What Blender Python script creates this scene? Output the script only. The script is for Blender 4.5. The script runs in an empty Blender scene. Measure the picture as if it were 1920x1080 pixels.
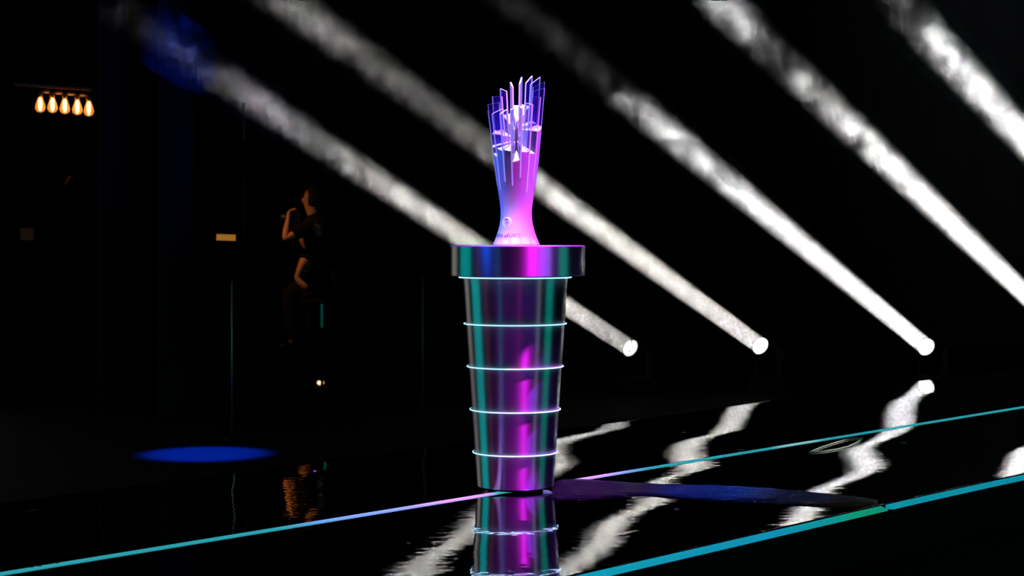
import bpy, bmesh, math, random
from mathutils import Vector, Matrix, Quaternion
random.seed(7)
SC = bpy.context.scene
COL = SC.collection
PI = math.pi
# ------------------------------------------------------------------ camera
F = 3500.0          # focal length in pixels of the 1920 px wide frame
H = 1.058           # camera height above the stage
CY = -7.76
CX = -6 / 451
cam_d = bpy.data.cameras.new('camera')
cam = bpy.data.objects.new('camera', cam_d)
COL.objects.link(cam)
cam.location = (CX, CY, H)
cam.rotation_euler = (PI / 2, 0, 0)
cam_d.sensor_width = 36
cam_d.lens = F / 1920 * 36
cam_d.shift_y = -100 / 1920
cam_d.clip_end = 200
cam_d.dof.use_dof = True
cam_d.dof.focus_distance = 7.7
cam_d.dof.aperture_fstop = 5.6
SC.camera = cam
# ------------------------------------------------------------------ world, exposure
w = bpy.data.worlds.new('world')
SC.world = w
w.use_nodes = True
w.node_tree.nodes['Background'].inputs[0].default_value = (0, 0, 0, 1)
w.node_tree.nodes['Background'].inputs[1].default_value = 0
SC.view_settings.view_transform = 'Standard'
SC.view_settings.look = 'None'
SC.view_settings.gamma = 1
SC.view_settings.exposure = 0
SC.view_settings.use_curve_mapping = False
SC.cycles.sample_clamp_indirect = 0.0


def at(px, py, D):
    return Vector((CX + (px - 960) * D / F, CY + D, H - (py - 440) * D / F))


def on_floor(px, py, z=0.0):
    return at(px, py, (H - z) * F / (py - 440))


def az(deg, r, z=0.0):
    a = math.radians(deg)
    return Vector((r * math.sin(a), -r * math.cos(a), z))


def aim(o, target, up='Y'):
    o.rotation_euler = (Vector(target) - o.location).to_track_quat('-Z', up).to_euler()


def spot(name, loc, target, color, power, cone, blend=0.4, radius=0.06):
    d = bpy.data.lights.new(name, 'SPOT')
    d.color = color
    d.energy = power
    d.spot_size = math.radians(cone)
    d.spot_blend = blend
    d.shadow_soft_size = radius
    o = bpy.data.objects.new(name, d)
    COL.objects.link(o)
    o.location = loc
    aim(o, target)
    return o


def panel_light(name, azim, dist, width, height, z, color, L):
    """tall LED screen standing round the stage: radiance L over its face"""
    d = bpy.data.lights.new(name, 'AREA')
    d.shape = 'RECTANGLE'
    d.size = width
    d.size_y = height
    d.color = color
    d.energy = L * PI * width * height
    o = bpy.data.objects.new(name, d)
    COL.objects.link(o)
    o.location = az(azim, dist, z)
    o.rotation_euler = (Vector((0, 0, z)) - o.location).to_track_quat('-Z', 'Y').to_euler()
    return o


# truss spots on podium and floor; some fill lamps added
MAG = (0.9, 0.012, 0.95)
BLU = (0.005, 0.10, 1.0)
VIO = (0.28, 0.04, 1.0)
spot('magenta_truss_spot', az(48, 2.15, 6.6), (0, 0, 0.8), MAG, 3600, 13.5, 0.6, 0.1)
spot('magenta_disc_spot', az(27, 3.2, 6.5), (0.04, 0, 0.92), MAG, 2900, 2.7, 0.5, 0.08)
spot('magenta_trophy_spot', az(70, 3.6, 6.0), (0, 0, 1.40), MAG, 560, 7.0, 0.4, 0.08)
spot('blue_truss_spot', az(-92, 2.8, 5.8), (0, 0, 1.38), BLU, 3600, 8.6, 0.35, 0.1)
spot('white_down_spot', (0.05, -0.25, 6.8), (0.01, 0, 1.3), (1.0, 0.95, 1.0), 2600, 5.0, 0.5, 0.08)
spot('violet_truss_spot', az(85, 2.3, 6.2), (0, 0, 0.75), VIO, 5000, 20, 0.6, 0.1)
P_ = on_floor(1330, 928)
spot('blue_floor_spot', (P_.x + 1.6, P_.y + 1.2, 5.5), P_, (0.0, 0.06, 1.0), 15000, 6.0, 0.9, 0.05)
P_ = on_floor(385, 851, -0.2)
spot('blue_side_spot', (P_.x - 0.60, P_.y + 1.38, 5.3), P_, (0.0, 0.045, 1.0), 50000, 8.4, 0.7, 0.04)
P_ = on_floor(1560, 838)
spot('caustic_loop_fill', (P_.x + 0.3, P_.y - 0.6, 6), P_, (1.0, 0.98, 0.9), 900, 6, 0.5, 0.04)  # added lamp that only brightens the pale loop on the deck
spot('haze_glow_fill', (4.5, 7.5, 6.5), (7.5, 13.5, 3.6), (0.85, 0.95, 1.0), 600, 75, 1.0, 0.3)  # added lamp; the lit drape stands in for faint haze glow
spot('white_foot_fill', az(-14, 3.0, 5.0), (-0.012, -0.06, 1.035), (0.92, 0.97, 1.0), 750, 2.6, 0.9, 0.03)  # added narrow fill that whitens the trophy foot and badge
# LED screens around the hall (all behind or beside the camera)
panel_light('screen_light_grey_left', -136, 7, 2.6, 4, 1.6, (1.0, 1.0, 0.9), 0.28)
panel_light('screen_light_teal_left', -99, 6, 2.6, 4, 1.6, (0.0, 1.0, 0.95), 0.62)
panel_light('screen_light_brown', -70, 6, 1.1, 4, 1.6, (1.0, 0.35, 0.4), 0.09)
panel_light('screen_light_blue', -34, 10, 0.7, 5, 1.8, (0.0, 0.4, 1.0), 0.5)
panel_light('screen_light_magenta', 9, 11, 1.3, 6, 2.0, (1.0, 0.05, 0.55), 0.30)
panel_light('screen_light_grey', 54, 7, 0.8, 4, 1.6, (0.95, 1.0, 0.9), 0.42)
panel_light('screen_light_green', 83, 6, 2.0, 4, 1.6, (0.0, 1.0, 0.68), 0.5)


# ------------------------------------------------------------------ materials
def mat(name, color=(0.5, 0.5, 0.5), rough=0.5, metal=0.0, spec=0.5, emit=None, es=0.0, **kw):
    m = bpy.data.materials.new(name)
    m.use_nodes = True
    p = m.node_tree.nodes['Principled BSDF']
    p.inputs['Base Color'].default_value = (*color, 1)
    p.inputs['Roughness'].default_value = rough
    p.inputs['Metallic'].default_value = metal
    p.inputs['Specular IOR Level'].default_value = spec
    if emit:
        p.inputs['Emission Color'].default_value = (*emit, 1)
        p.inputs['Emission Strength'].default_value = es
    for k, v in kw.items():
        p.inputs[k.replace('_', ' ')].default_value = v
    return m


def nt(m):
    return m.node_tree.nodes, m.node_tree.links, m.node_tree.nodes['Principled BSDF']


def add_noise_rough(m, scale, lo, hi, coord='Object'):
    n, l, p = nt(m)
    tc = n.new('ShaderNodeTexCoord')
    t = n.new('ShaderNodeTexNoise')
    t.inputs['Scale'].default_value = scale
    r = n.new('ShaderNodeMapRange')
    r.inputs['To Min'].default_value = lo
    r.inputs['To Max'].default_value = hi
    l.new(tc.outputs[coord], t.inputs['Vector'])
    l.new(t.outputs['Fac'], r.inputs['Value'])
    l.new(r.outputs[0], p.inputs['Roughness'])


# brushed steel: fine horizontal brushing, highlights smeared vertically
M_steel = mat('brushed_steel', (0.62, 0.6, 0.62), 0.36, 1.0, Anisotropic=0.97, Anisotropic_Rotation=0.25)
n, l, p = nt(M_steel)
tg = n.new('ShaderNodeTangent'); tg.direction_type = 'RADIAL'; tg.axis = 'Z'
l.new(tg.outputs[0], p.inputs['Tangent'])
tc = n.new('ShaderNodeTexCoord')
mp = n.new('ShaderNodeMapping'); mp.inputs['Scale'].default_value = (6, 6, 420)
ns = n.new('ShaderNodeTexNoise'); ns.inputs['Scale'].default_value = 1.0; ns.inputs['Detail'].default_value = 3
l.new(tc.outputs['Object'], mp.inputs['Vector']); l.new(mp.outputs[0], ns.inputs['Vector'])
bp = n.new('ShaderNodeBump'); bp.inputs['Strength'].default_value = 0.25; bp.inputs['Distance'].default_value = 0.0006
l.new(ns.outputs['Fac'], bp.inputs['Height']); l.new(bp.outputs[0], p.inputs['Normal'])

M_trophy = mat('satin_silver', (0.5, 0.5, 0.54), 0.55, 0.0, 0.5)
add_noise_rough(M_trophy, 30, 0.45, 0.6)
M_engrave = mat('engraved_shadow', (0.10, 0.08, 0.14), 0.6)
M_edge = mat('acrylic_edge_painted_glow', (0.5, 0.5, 0.6), 0.5, emit=(0.42, 0.28, 1.0), es=0.6)  # emission imitates spotlight carried out through the acrylic edges
# acrylic sheet: clear, with a faint violet-blue body that catches the spots
M_acr = bpy.data.materials.new('clear_acrylic'); M_acr.use_nodes = True
n = M_acr.node_tree.nodes; l = M_acr.node_tree.links; n.clear()
out = n.new('ShaderNodeOutputMaterial'); tr = n.new('ShaderNodeBsdfTransparent'); tr.inputs[0].default_value = (0.92, 0.92, 0.97, 1)
tl = n.new('ShaderNodeBsdfTranslucent'); tl.inputs[0].default_value = (0.22, 0.08, 1.0, 1)
gl = n.new('ShaderNodeBsdfGlossy'); gl.inputs['Roughness'].default_value = 0.05
fr = n.new('ShaderNodeFresnel'); fr.inputs[0].default_value = 1.12
m1 = n.new('ShaderNodeMixShader'); m1.inputs[0].default_value = 0.07
m2 = n.new('ShaderNodeMixShader')
l.new(tr.outputs[0], m1.inputs[1]); l.new(tl.outputs[0], m1.inputs[2])
l.new(fr.outputs[0], m2.inputs[0]); l.new(m1.outputs[0], m2.inputs[1]); l.new(gl.outputs[0], m2.inputs[2])
l.new(m2.outputs[0], out.inputs[0])

M_ring = mat('edge_lit_ring', (0.8, 0.8, 0.85), 0.4, emit=(0.33, 0.74, 1.0), es=1.6)
# glossy black stage deck
M_deck = mat('black_gloss_deck', (0.52, 0.52, 0.53), 0.006, 1.0)
n, l, p = nt(M_deck)
tc = n.new('ShaderNodeTexCoord')
n1 = n.new('ShaderNodeTexNoise'); n1.inputs['Scale'].default_value = 20; n1.inputs['Detail'].default_value = 0.6; n1.inputs['Roughness'].default_value = 0.62
bp = n.new('ShaderNodeBump'); bp.inputs['Strength'].default_value = 1.0; bp.inputs['Distance'].default_value = 0.00037
l.new(tc.outputs['Object'], n1.inputs['Vector']); l.new(n1.outputs['Fac'], bp.inputs['Height']); l.new(bp.outputs[0], p.inputs['Normal'])

M_low = mat('black_floor_paint', (0.0042, 0.0042, 0.0042), 0.9, 0, 0.02)
add_noise_rough(M_low, 3, 0.7, 0.9)
M_blue_catch = M_low
M_black = mat('black_paint', (0.0025, 0.0025, 0.0025), 0.7, 0, 0.1)
M_cloth = mat('black_cloth', (0.006, 0.006, 0.007), 0.95, 0, 0.1)
M_case = mat('black_rubber', (0.004, 0.004, 0.004), 0.8, 0, 0.1)


def led_mat(name, c1, c2, pos, base=(0.5, 0.5, 0.5), es=1.0):
    m = mat(name, base, 0.5)
    n, l, p = nt(m)
    tc = n.new('ShaderNodeTexCoord'); sx = n.new('ShaderNodeSeparateXYZ')
    cr = n.new('ShaderNodeValToRGB')
    mr = n.new('ShaderNodeMapRange'); mr.inputs['From Min'].default_value = pos[0]; mr.inputs['From Max'].default_value = pos[1]
    l.new(tc.outputs['Object'], sx.inputs[0]); l.new(sx.outputs[0], mr.inputs['Value']); l.new(mr.outputs[0], cr.inputs[0])
    e = cr.color_ramp.elements
    e[0].position = 0; e[0].color = (*c1[0], 1); e[1].position = 1; e[1].color = (*c1[-1], 1)
    for q, c in zip(c2, c1[1:-1]):
        x = e.new(q); x.color = (*c, 1)
    l.new(cr.outputs[0], p.inputs['Emission Color'])
    p.inputs['Emission Strength'].default_value = es
    return m


# ------------------------------------------------------------------ mesh helpers
def mesh_obj(name, verts, faces, m=None, parent=None, smooth=False, mats=None, fmat=None):
    me = bpy.data.meshes.new(name)
    me.from_pydata([tuple(v) for v in verts], [], faces)
    me.update()
    for mm in (mats or ([m] if m else [])):
        me.materials.append(mm)
    if fmat:
        for f_, i in zip(me.polygons, fmat):
            f_.material_index = i
    if smooth:
        for f_ in me.polygons:
            f_.use_smooth = True
    o = bpy.data.objects.new(name, me)
    COL.objects.link(o)
    if parent:
        o.parent = parent
    return o


def bm_obj(name, bm, m, parent=None, smooth=False):
    bmesh.ops.recalc_face_normals(bm, faces=bm.faces)
    me = bpy.data.meshes.new(name)
    bm.to_mesh(me); bm.free()
    me.materials.append(m)
    if smooth:
        for f_ in me.polygons:
            f_.use_smooth = True
    o = bpy.data.objects.new(name, me)
    COL.objects.link(o)
    if parent:
        o.parent = parent
    return o


def add_box(bm, c, s, rot=None, bevel=0.0):
    r = bmesh.ops.create_cube(bm, size=1)
    vs = r['verts']
    M = Matrix.Translation(c) @ (rot.to_4x4() if rot else Matrix()) @ Matrix.Diagonal((*s, 1))
    bmesh.ops.transform(bm, matrix=M, verts=vs)
    if bevel:
        es = list({e for v in vs for e in v.link_edges})
        bmesh.ops.bevel(bm, geom=es, offset=bevel, segments=2, affect='EDGES', profile=0.5)


def add_lathe(bm, prof, seg=48, M=None, cap=True):
    """prof: list of (r, z)"""
    rings = []
    for r, z in prof:
        rings.append([bm.verts.new((r * math.cos(2 * PI * i / seg), r * math.sin(2 * PI * i / seg), z)) for i in range(seg)])
    for a, b in zip(rings, rings[1:]):
        for i in range(seg):
            j = (i + 1) % seg
            bm.faces.new((a[i], a[j], b[j], b[i]))
    if cap:
        bm.faces.new(rings[0][::-1]); bm.faces.new(rings[-1])
    if M:
        bmesh.ops.transform(bm, matrix=M, verts=[v for r in rings for v in r])


def add_tube(bm, pts, r, seg=10, closed=False):
    pts = [Vector(q) for q in pts]
    rings = []
    N = len(pts)
    ref = None
    for i, q in enumerate(pts):
        if closed:
            t = pts[(i + 1) % N] - pts[i - 1]
        else:
            t = pts[min(i + 1, N - 1)] - pts[max(i - 1, 0)]
        t.normalize()
        if ref is None:
            ref = t.orthogonal()
        u_ = (ref - ref.dot(t) * t).normalized(); ref = u_
        v_ = t.cross(u_)
        rr = r[i] if isinstance(r, (list, tuple)) else r
        rings.append([bm.verts.new(q + rr * (math.cos(2 * PI * k / seg) * u_ + math.sin(2 * PI * k / seg) * v_)) for k in range(seg)])
    pairs = list(zip(rings, rings[1:])) + ([(rings[-1], rings[0])] if closed else [])
    for a, b in pairs:
        for k in range(seg):
            j = (k + 1) % seg
            bm.faces.new((a[k], a[j], b[j], b[k]))
    if not closed:
        bm.faces.new(rings[0][::-1]); bm.faces.new(rings[-1])


def tag(o, label=None, cat=None, group=None, kind=None):
    if label: o['label'] = label
    if cat: o['category'] = cat
    if group: o['group'] = group
    if kind: o['kind'] = kind
    return o


def empty(name, loc, label, cat, group=None, rot=None):
    o = bpy.data.objects.new(name, None)
    COL.objects.link(o)
    o.location = loc
    o.empty_display_size = 0.05
    if rot: o.rotation_euler = rot
    return tag(o, label, cat, group)


def axis_matrix(loc, direction):
    q = Vector(direction).to_track_quat('Z', 'Y')
    return Matrix.Translation(loc) @ q.to_matrix().to_4x4()


# ------------------------------------------------------------------ stage frame: u along the runway, q across it
U = Vector((0.84, 1.0, 0)).normalized()
Q = Vector((U.y, -U.x, 0))
QF, QB = 1.425, -1.42          # front and back edge of the runway


def sq(s, q, z=0.0):
    v = U * s + Q * q
    v.z = z
    return v


# measured sway of the deck panels: slope across the runway along three lines
G3 = [(-1.42, .002), (-1.13, .0021), (-.9, .0035), (-.77, .0202), (-.61, .0161), (-.371, .0041), (-.139, -.0108), (-.034, -.0181), (.1, -.018), (.168, -.0153), (.273, -.0031), (.343, .0138), (.432, .0149), (.601, .0025), (.768, -.0122), (.844, -.0163), (.93, -.0106), (.99, -.0006), (1.031, .0075), (1.42, .0)]
G2 = [(-1.42, -.018), (-1.194, -.0155), (-.925, -.016), (-.724, -.0117), (-.553, -.0115), (-.512, .0093), (-.441, .0158), (-.319, .0129), (-.124, .0023), (-.029, -.0043), (.1, -.016), (.212, -.0234), (.258, -.0212), (.3, -.0092), (.347, -.002), (.5, -.012), (.667, -.0182), (.77, -.0148), (.806, -.0058), (.917, -.0032), (1.053, -.0047), (1.177, -.0072), (1.262, -.0067), (1.42, -.004)]
G1 = [(-1.42, -.03), (-1.16, -.028), (-1.149, -.0227), (-1.067, -.0109), (-.968, -.0055), (-.814, -.0058), (-.636, -.0113), (-.468, -.0167), (-.347, -.0199), (-.15, -.012), (0., -.004), (.3, -.005), (.566, -.007), (.681, -.0069), (.769, -.005), (.834, -.0025), (.888, -.0009), (.965, -.0024), (1.042, -.0074), (1.42, -.002)]


def lerp_tab(tab, x):
    if x <= tab[0][0]: return tab[0][1]
    for (a, b), (c, d) in zip(tab, tab[1:]):
        if x <= c:
            return b + (d - b) * (x - a) / (c - a)
    return tab[-1][1]


S3 = lambda q: 3.25 - 1.65 * q      # where each line runs along the deck
S2 = lambda q: 1.35 - 1.55 * q
S1 = lambda q: 0.35 - 1.55 * q


def slope(q, s):
    a, b, c = S1(q), S2(q), S3(q)
    g1, g2, g3 = lerp_tab(G1, q), lerp_tab(G2, q), lerp_tab(G3, q)
    if s <= a: return g1
    if s <= b:
        k = (s - a) / (b - a); k = k * k * (3 - 2 * k)
        return g1 + (g2 - g1) * k
    if s <= c:
        k = (s - b) / (c - b); k = k * k * (3 - 2 * k)
        return g2 + (g3 - g2) * k
    return g3


def build_deck():
    NQ, NS = 190, 150
    qs = [QB + (QF - QB) * i / NQ for i in range(NQ + 1)]
    ss = [-5.0 + 16.0 * j / NS for j in range(NS + 1)]
    cols = []
    for s in ss:
        h = [0.0]
        for a, b in zip(qs, qs[1:]):
            h.append(h[-1] - 0.5 * (slope(a, s) + slope(b, s)) * (b - a))
        i0 = min(range(NQ + 1), key=lambda i: abs(qs[i]))
        h0 = h[i0]
        cols.append([x - h0 for x in h])
    verts, faces = [], []
    for j, s in enumerate(ss):
        for i, q in enumerate(qs):
            verts.append(sq(s, q, cols[j][i]))
    W = NQ + 1
    for j in range(NS):
        for i in range(NQ):
            faces.append((j * W + i, j * W + i + 1, (j + 1) * W + i + 1, (j + 1) * W + i))
    nd = len(faces)
    # skirt round the deck
    base = len(verts)
    for j, s in enumerate(ss):
        verts.append(sq(s, QB, -0.2)); verts.append(sq(s, QF, -0.2))
    for j in range(NS):
        a, b = j * W, (j + 1) * W
        faces.append((a, b, base + 2 * j + 2, base + 2 * j))
        faces.append((b + NQ, a + NQ, base + 2 * j + 1, base + 2 * j + 3))
    o = mesh_obj('floor', verts, faces, mats=[M_deck, M_black], fmat=[0] * nd + [1] * (len(faces) - nd))
    for f_ in list(o.data.polygons)[:nd]:
        f_.use_smooth = True
    tag(o, 'glossy black runway stage deck mirroring beams and podium', 'stage floor', kind='structure')
    return o, qs, ss, cols


deck, DQ, DS, DH = build_deck()


def deck_z(x, y):
    v = Vector((x, y, 0))
    s, q = v.dot(U), v.dot(Q)
    j = max(0, min(len(DS) - 1, round((s - DS[0]) / (DS[1] - DS[0]))))
    i = max(0, min(len(DQ) - 1, round((q - DQ[0]) / (DQ[1] - DQ[0]))))
    return DH[j][i]


# lower hall floor, walls
def struct(name, verts, faces, m, label, cat):
    return tag(mesh_obj(name, verts, faces, m), label, cat, kind='structure')


ZL = -0.2
struct('floor_hall', [(-14, -12, ZL), (16, -12, ZL), (16, 14, ZL), (-14, 14, ZL)], [(0, 1, 2, 3)], M_low, 'dark hall floor around the raised runway', 'floor')


def drape_wall(name, a, b, m, label):
    a, b = Vector(a), Vector(b)
    L = (b - a).length; d = (b - a) / L; nn = Vector((-d.y, d.x, 0))
    N = int(L / 0.06); vs = []
    for i in range(N + 1):
        t = i / N * L
        off = 0.05 * math.sin(t * 14 + 1.3 * math.sin(t * 2.1))
        q = a + d * t + nn * off
        vs += [(q.x, q.y, ZL), (q.x, q.y, 8)]
    fs = [(2 * i, 2 * i + 2, 2 * i + 3, 2 * i + 1) for i in range(N)]
    o = mesh_obj(name, vs, fs, m, smooth=True)
    return tag(o, label, 'wall', kind='structure')


drape_wall('wall_back', (-14, 13.5, 0), (16, 13.5, 0), M_cloth, 'black drape closing off the dark back of the hall')
drape_wall('wall_left', (-13.5, -12, 0), (-13.5, 13.5, 0), M_cloth, 'black drape along the left of the hall')
drape_wall('wall_right', (15.5, -12, 0), (15.5, 13.5, 0), M_cloth, 'black drape along the right of the hall')
struct('ceiling', [(-14, -12, 8), (16, -12, 8), (16, 14, 8), (-14, 14, 8)], [(0, 3, 2, 1)], M_black, 'black ceiling above the stage', 'ceiling')

# ------------------------------------------------------------------ light strips in the stage
CY1 = (0.012, 0.30, 0.38)


def raised_strip(name, s0, s1, q, wd, ht, m, label, n=None):
    n = n or max(2, int((s1 - s0) / 0.1))
    vs, fs = [], []
    for i in range(n + 1):
        s = s0 + (s1 - s0) * i / n
        for dq in (-wd / 2, wd / 2):
            P = sq(s, q + dq); z = deck_z(P.x, P.y)
            vs.append((P.x, P.y, z - 0.004)); vs.append((P.x, P.y, z + ht))
    for i in range(n):
        a = 4 * i
        fs += [(a + 1, a + 3, a + 7, a + 5), (a, a + 1, a + 5, a + 4), (a + 3, a + 2, a + 6, a + 7)]
    fs += [(0, 2, 3, 1), (4 * n, 4 * n + 1, 4 * n + 3, 4 * n + 2)]
    # local frame: object x runs along the strip
    R = Matrix((U, -Q, (0, 0, 1))).transposed().to_4x4()
    o = mesh_obj(name, [R.inverted() @ Vector(v) for v in vs], fs, m)
    o.matrix_world = R
    return o


M_ledA = led_mat('thin_led_line', [(0.012, 0.25, 0.36), (0.02, 0.36, 0.40), (0.012, 0.27, 0.33), (0.02, 0.36, 0.40), (0.012, 0.28, 0.36)], [0.3, 0.55, 0.72], (-5, 9), es=1.0)
o = raised_strip('light_strip', -5, 11, 0.02, 0.034, 0.003, M_ledA, '')
tag(o, 'thin cyan light line running down the middle of the deck under the podium', 'light strip')


def edge_strip(s0, s1, m, label):
    vs = []
    n = 40
    prof = [(QF + 0.001, -0.018), (QF + 0.001, -0.002), (QF + 0.031, -0.014), (QF + 0.031, -0.018)]
    for i in range(n + 1):
        s = s0 + (s1 - s0) * i / n
        for q, z in prof:
            P = sq(s, q)
            P.z = z + deck_z(*sq(s, QF - 0.003).xy)
            vs.append(P)
    fs = []
    for i in range(n):
        a = 4 * i
        for k in range(4):
            j = (k + 1) % 4
            fs.append((a + k, a + j, a + 4 + j, a + 4 + k))
    fs += [(0, 1, 2, 3), tuple(4 * n + k for k in (3, 2, 1, 0))]
    R = Matrix((U, -Q, (0, 0, 1))).transposed().to_4x4()
    o = mesh_obj('edge_light_strip', [R.inverted() @ v for v in vs], fs, m)
    o.matrix_world = R
    tag(o, label, 'light strip', 'light strips along the front edge of the runway')


M_ledB1 = led_mat('edge_led_near', [(0.0, 0.33, 0.46), (0.0, 0.32, 0.45), (0.0, 0.25, 0.42), (0.0, 0.27, 0.30), (0.0, 0.27, 0.16), (0.0, 0.24, 0.14)], [0.5, 0.82, 0.90, 0.95], (-4.0, 0.505))
M_ledB2 = led_mat('edge_led_far', [(0.0, 0.24, 0.33), (0.0, 0.22, 0.33), (0.0, 0.25, 0.38)], [0.3], (0.54, 9))
edge_strip(-5, 0.503, M_ledB1, 'wide cyan edge strip nearest the camera, turning green at its end')
edge_strip(0.54, 10.5, M_ledB2, 'wide cyan-blue edge strip continuing beyond the gap at right')

# ------------------------------------------------------------------ podium
S_ = 451.0
ZP = lambda y: (917 - y) / S_ + 0.0
podium = empty('podium', (0, 0, 0), 'tall tapered brushed metal podium with glowing rings, wide round top', 'podium')
ring_px = [(519.5, 98.5), (606, 94.0), (686, 87.5), (766.5, 80.5), (846.5, 74.5)]
zb = 0.016
cone = lambda z: 0.160 + (0.2185 - 0.160) * (z - zb) / (0.882 - zb)
bm = bmesh.new()
add_lathe(bm, [(0.150, zb), (0.1575, zb), (0.160, zb + 0.003), (cone(0.45), 0.45), (cone(0.878), 0.878), (cone(0.882) - 0.002, 0.888)], 128)
body = bm_obj('body', bm, M_steel, podium, True)
bm = bmesh.new()
add_lathe(bm, [(0.115, 0.0032), (0.115, zb + 0.002)], 48)
bm_obj('plinth', bm, M_black, podium, True)
bm = bmesh.new()
DX = 4.5 / S_
zt = 1.0135
M_top = mat('top_plate_satin', (0.42, 0.42, 0.45), 0.35, 0.6)
add_lathe(bm, [(0.10, 0.888), (0.2785, 0.888), (0.2805, 0.890), (0.2805, zt - 0.004)], 160, Matrix.Translation((DX, 0, 0)), cap=False)
d = bm_obj('top_disc', bm, M_steel, podium, False)
for f_ in d.data.polygons: f_.use_smooth = True
d.data.set_sharp_from_angle(angle=0.6) if hasattr(d.data, 'set_sharp_from_angle') else None
body.data.set_sharp_from_angle(angle=0.6)
bm = bmesh.new()
add_lathe(bm, [(0.2805, zt - 0.004), (0.2780, zt), (0.05, zt)], 160, Matrix.Translation((DX, 0, 0)))
o = bm_obj('top_plate', bm, M_top, podium)
for (y, rpx), extra in zip(ring_px, (0.0145, 0.007, 0.006, 0.006, 0.006)):
    z = ZP(y)
    R0 = cone(z) + extra
    prof = []
    bm = bmesh.new()
    pts = [(R0 * math.cos(2 * PI * i / 128), R0 * math.sin(2 * PI * i / 128), z) for i in range(128)]
    add_tube(bm, pts, 0.0027, 10, closed=True)
    # web that holds the ring to the body
    bm_obj('glowing_ring', bm, M_ring, podium, True)
    bm = bmesh.new()
    add_lathe(bm, [(cone(z) - 0.004, z - 0.0022), (R0, z - 0.0022), (R0, z + 0.0022), (cone(z) - 0.004, z + 0.0022)], 96)
    bm_obj('ring_seat', bm, M_black, podium, True)

# ------------------------------------------------------------------ trophy
TX = 968
tc0 = Vector(((968 - 966) / S_, 0, zt + 0.0005))
trophy = empty('trophy', tc0, 'flared silver trophy crowned with clear upright fins, standing on the podium', 'trophy')


def zy(y, az_deg=0, r=0.0):
    """height above the trophy base of a point seen at row y"""
    D = 7.76 - r * math.cos(math.radians(az_deg))
    return H - (y - 440) * D / F - tc0.z


prof_px = [(459, 44.4), (456, 43), (450, 40.2), (444, 37.8), (436, 35.0), (428, 32.8), (420, 30.9), (410, 29.5), (400, 29.2), (390, 29.6), (380, 30.8), (370, 32.2), (360, 33.8), (340, 36.8), (320, 39.6), (305, 41.3)]
rb_tab = [(zy(y), r / S_) for y, r in prof_px] + [(zy(240), 47.5 / S_), (zy(200), 52 / S_)]


def rbody(z):
    return lerp_tab(rb_tab, z)


def rsm(z):
    return (rbody(z - 0.008) + 2 * rbody(z) + rbody(z + 0.008)) / 4 if z > 0.001 else rbody(z)


def smooth_prof(z0, z1, n):
    out_ = []
    for i in range(n + 1):
        z = z0 + (z1 - z0) * i / n
        r = rsm(z)
        out_.append((r, z))
    return out_


ZS = zy(308)
verts, faces = [], []
SEG = 96
pr = smooth_prof(0.0, ZS, 44)
for r, z in pr:
    for i in range(SEG):
        a = 2 * PI * i / SEG
        verts.append((r * math.sin(a), -r * math.cos(a), z))
for k in range(len(pr) - 1):
    for i in range(SEG):
        j = (i + 1) % SEG
        faces.append((k * SEG + i, k * SEG + j, (k + 1) * SEG + j, (k + 1) * SEG + i))
faces.append(tuple(range(SEG))[::-1])
nb0 = len(verts)
for i in range(SEG):
    a = 2 * PI * i / SEG
    verts.append((pr[-1][0] * math.sin(a), -pr[-1][0] * math.cos(a), pr[-1][1]))
faces.append(tuple(nb0 + i for i in range(SEG)))
n_smooth = len(faces) - 2
# columns of different height between the fins, each with a slanted top
sect = {0: (294, .60, .25), 22.5: (276, .55, -.25), 45: (279, .5, -.35), 67.5: (243, .45, .1), 90: (242, .45, .1), 112.5: (241, .45, .1), 135: (233, .5, -.2),
        157.5: (213, .75, .0), 180: (214, .75, .0), -157.5: (229, .75, .0), -135: (252, .6, .0), -112.5: (252, .6, .0), -90: (270, .45, .3), -67.5: (291, .6, -.2), -45: (275, .55, .0), -22.5: (275, .55, .0)}
for am, (ymid, gy, gx) in sect.items():
    half = 11.25 - 0.2
    rin = 0.010
    rm = 0.06
    zm = zy(ymid, am, rm)
    cmid = az(am, rm)

    def ztop(P):
        return zm + gy * (P.y - cmid.y) + gx * (P.x - cmid.x)
    A = [am - half + 2 * half * i / 4 for i in range(5)]
    NL = 7
    grid = []
    for a in A:
        col = []
        zt_ = ztop(az(a, 0.1))
        for k in range(NL):
            # find height of the outer wall along this edge
            z = ZS + (zt_ - ZS + 0.0) * k / (NL - 1)
            P = az(a, rsm(z) + 0.00005)
            col.append(len(verts)); verts.append((P.x, P.y, z if k < NL - 1 else ztop(P)))
        grid.append(col)
    Pin = az(am, rin)
    ib = len(verts); verts.append((Pin.x, Pin.y, ZS - 0.002)); it = ib + 1; verts.append((Pin.x, Pin.y, ztop(Pin)))
    for i in range(4):
        for k in range(NL - 1):
            faces.append((grid[i][k], grid[i + 1][k], grid[i + 1][k + 1], grid[i][k + 1]))
    faces.append(tuple([it] + [g[-1] for g in grid]))
    faces.append(tuple([ib] + [it] + [grid[0][k] for k in range(NL - 1, -1, -1)]))
    faces.append(tuple([ib] + [grid[-1][k] for k in range(NL)] + [it]))
tb = mesh_obj('body', verts, faces, M_trophy, trophy)
for f_ in list(tb.data.polygons)[:n_smooth]: f_.use_smooth = True
bm = bmesh.new(); bm.from_mesh(tb.data); bmesh.ops.recalc_face_normals(bm, faces=bm.faces); bm.to_mesh(tb.data); bm.free()

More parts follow.
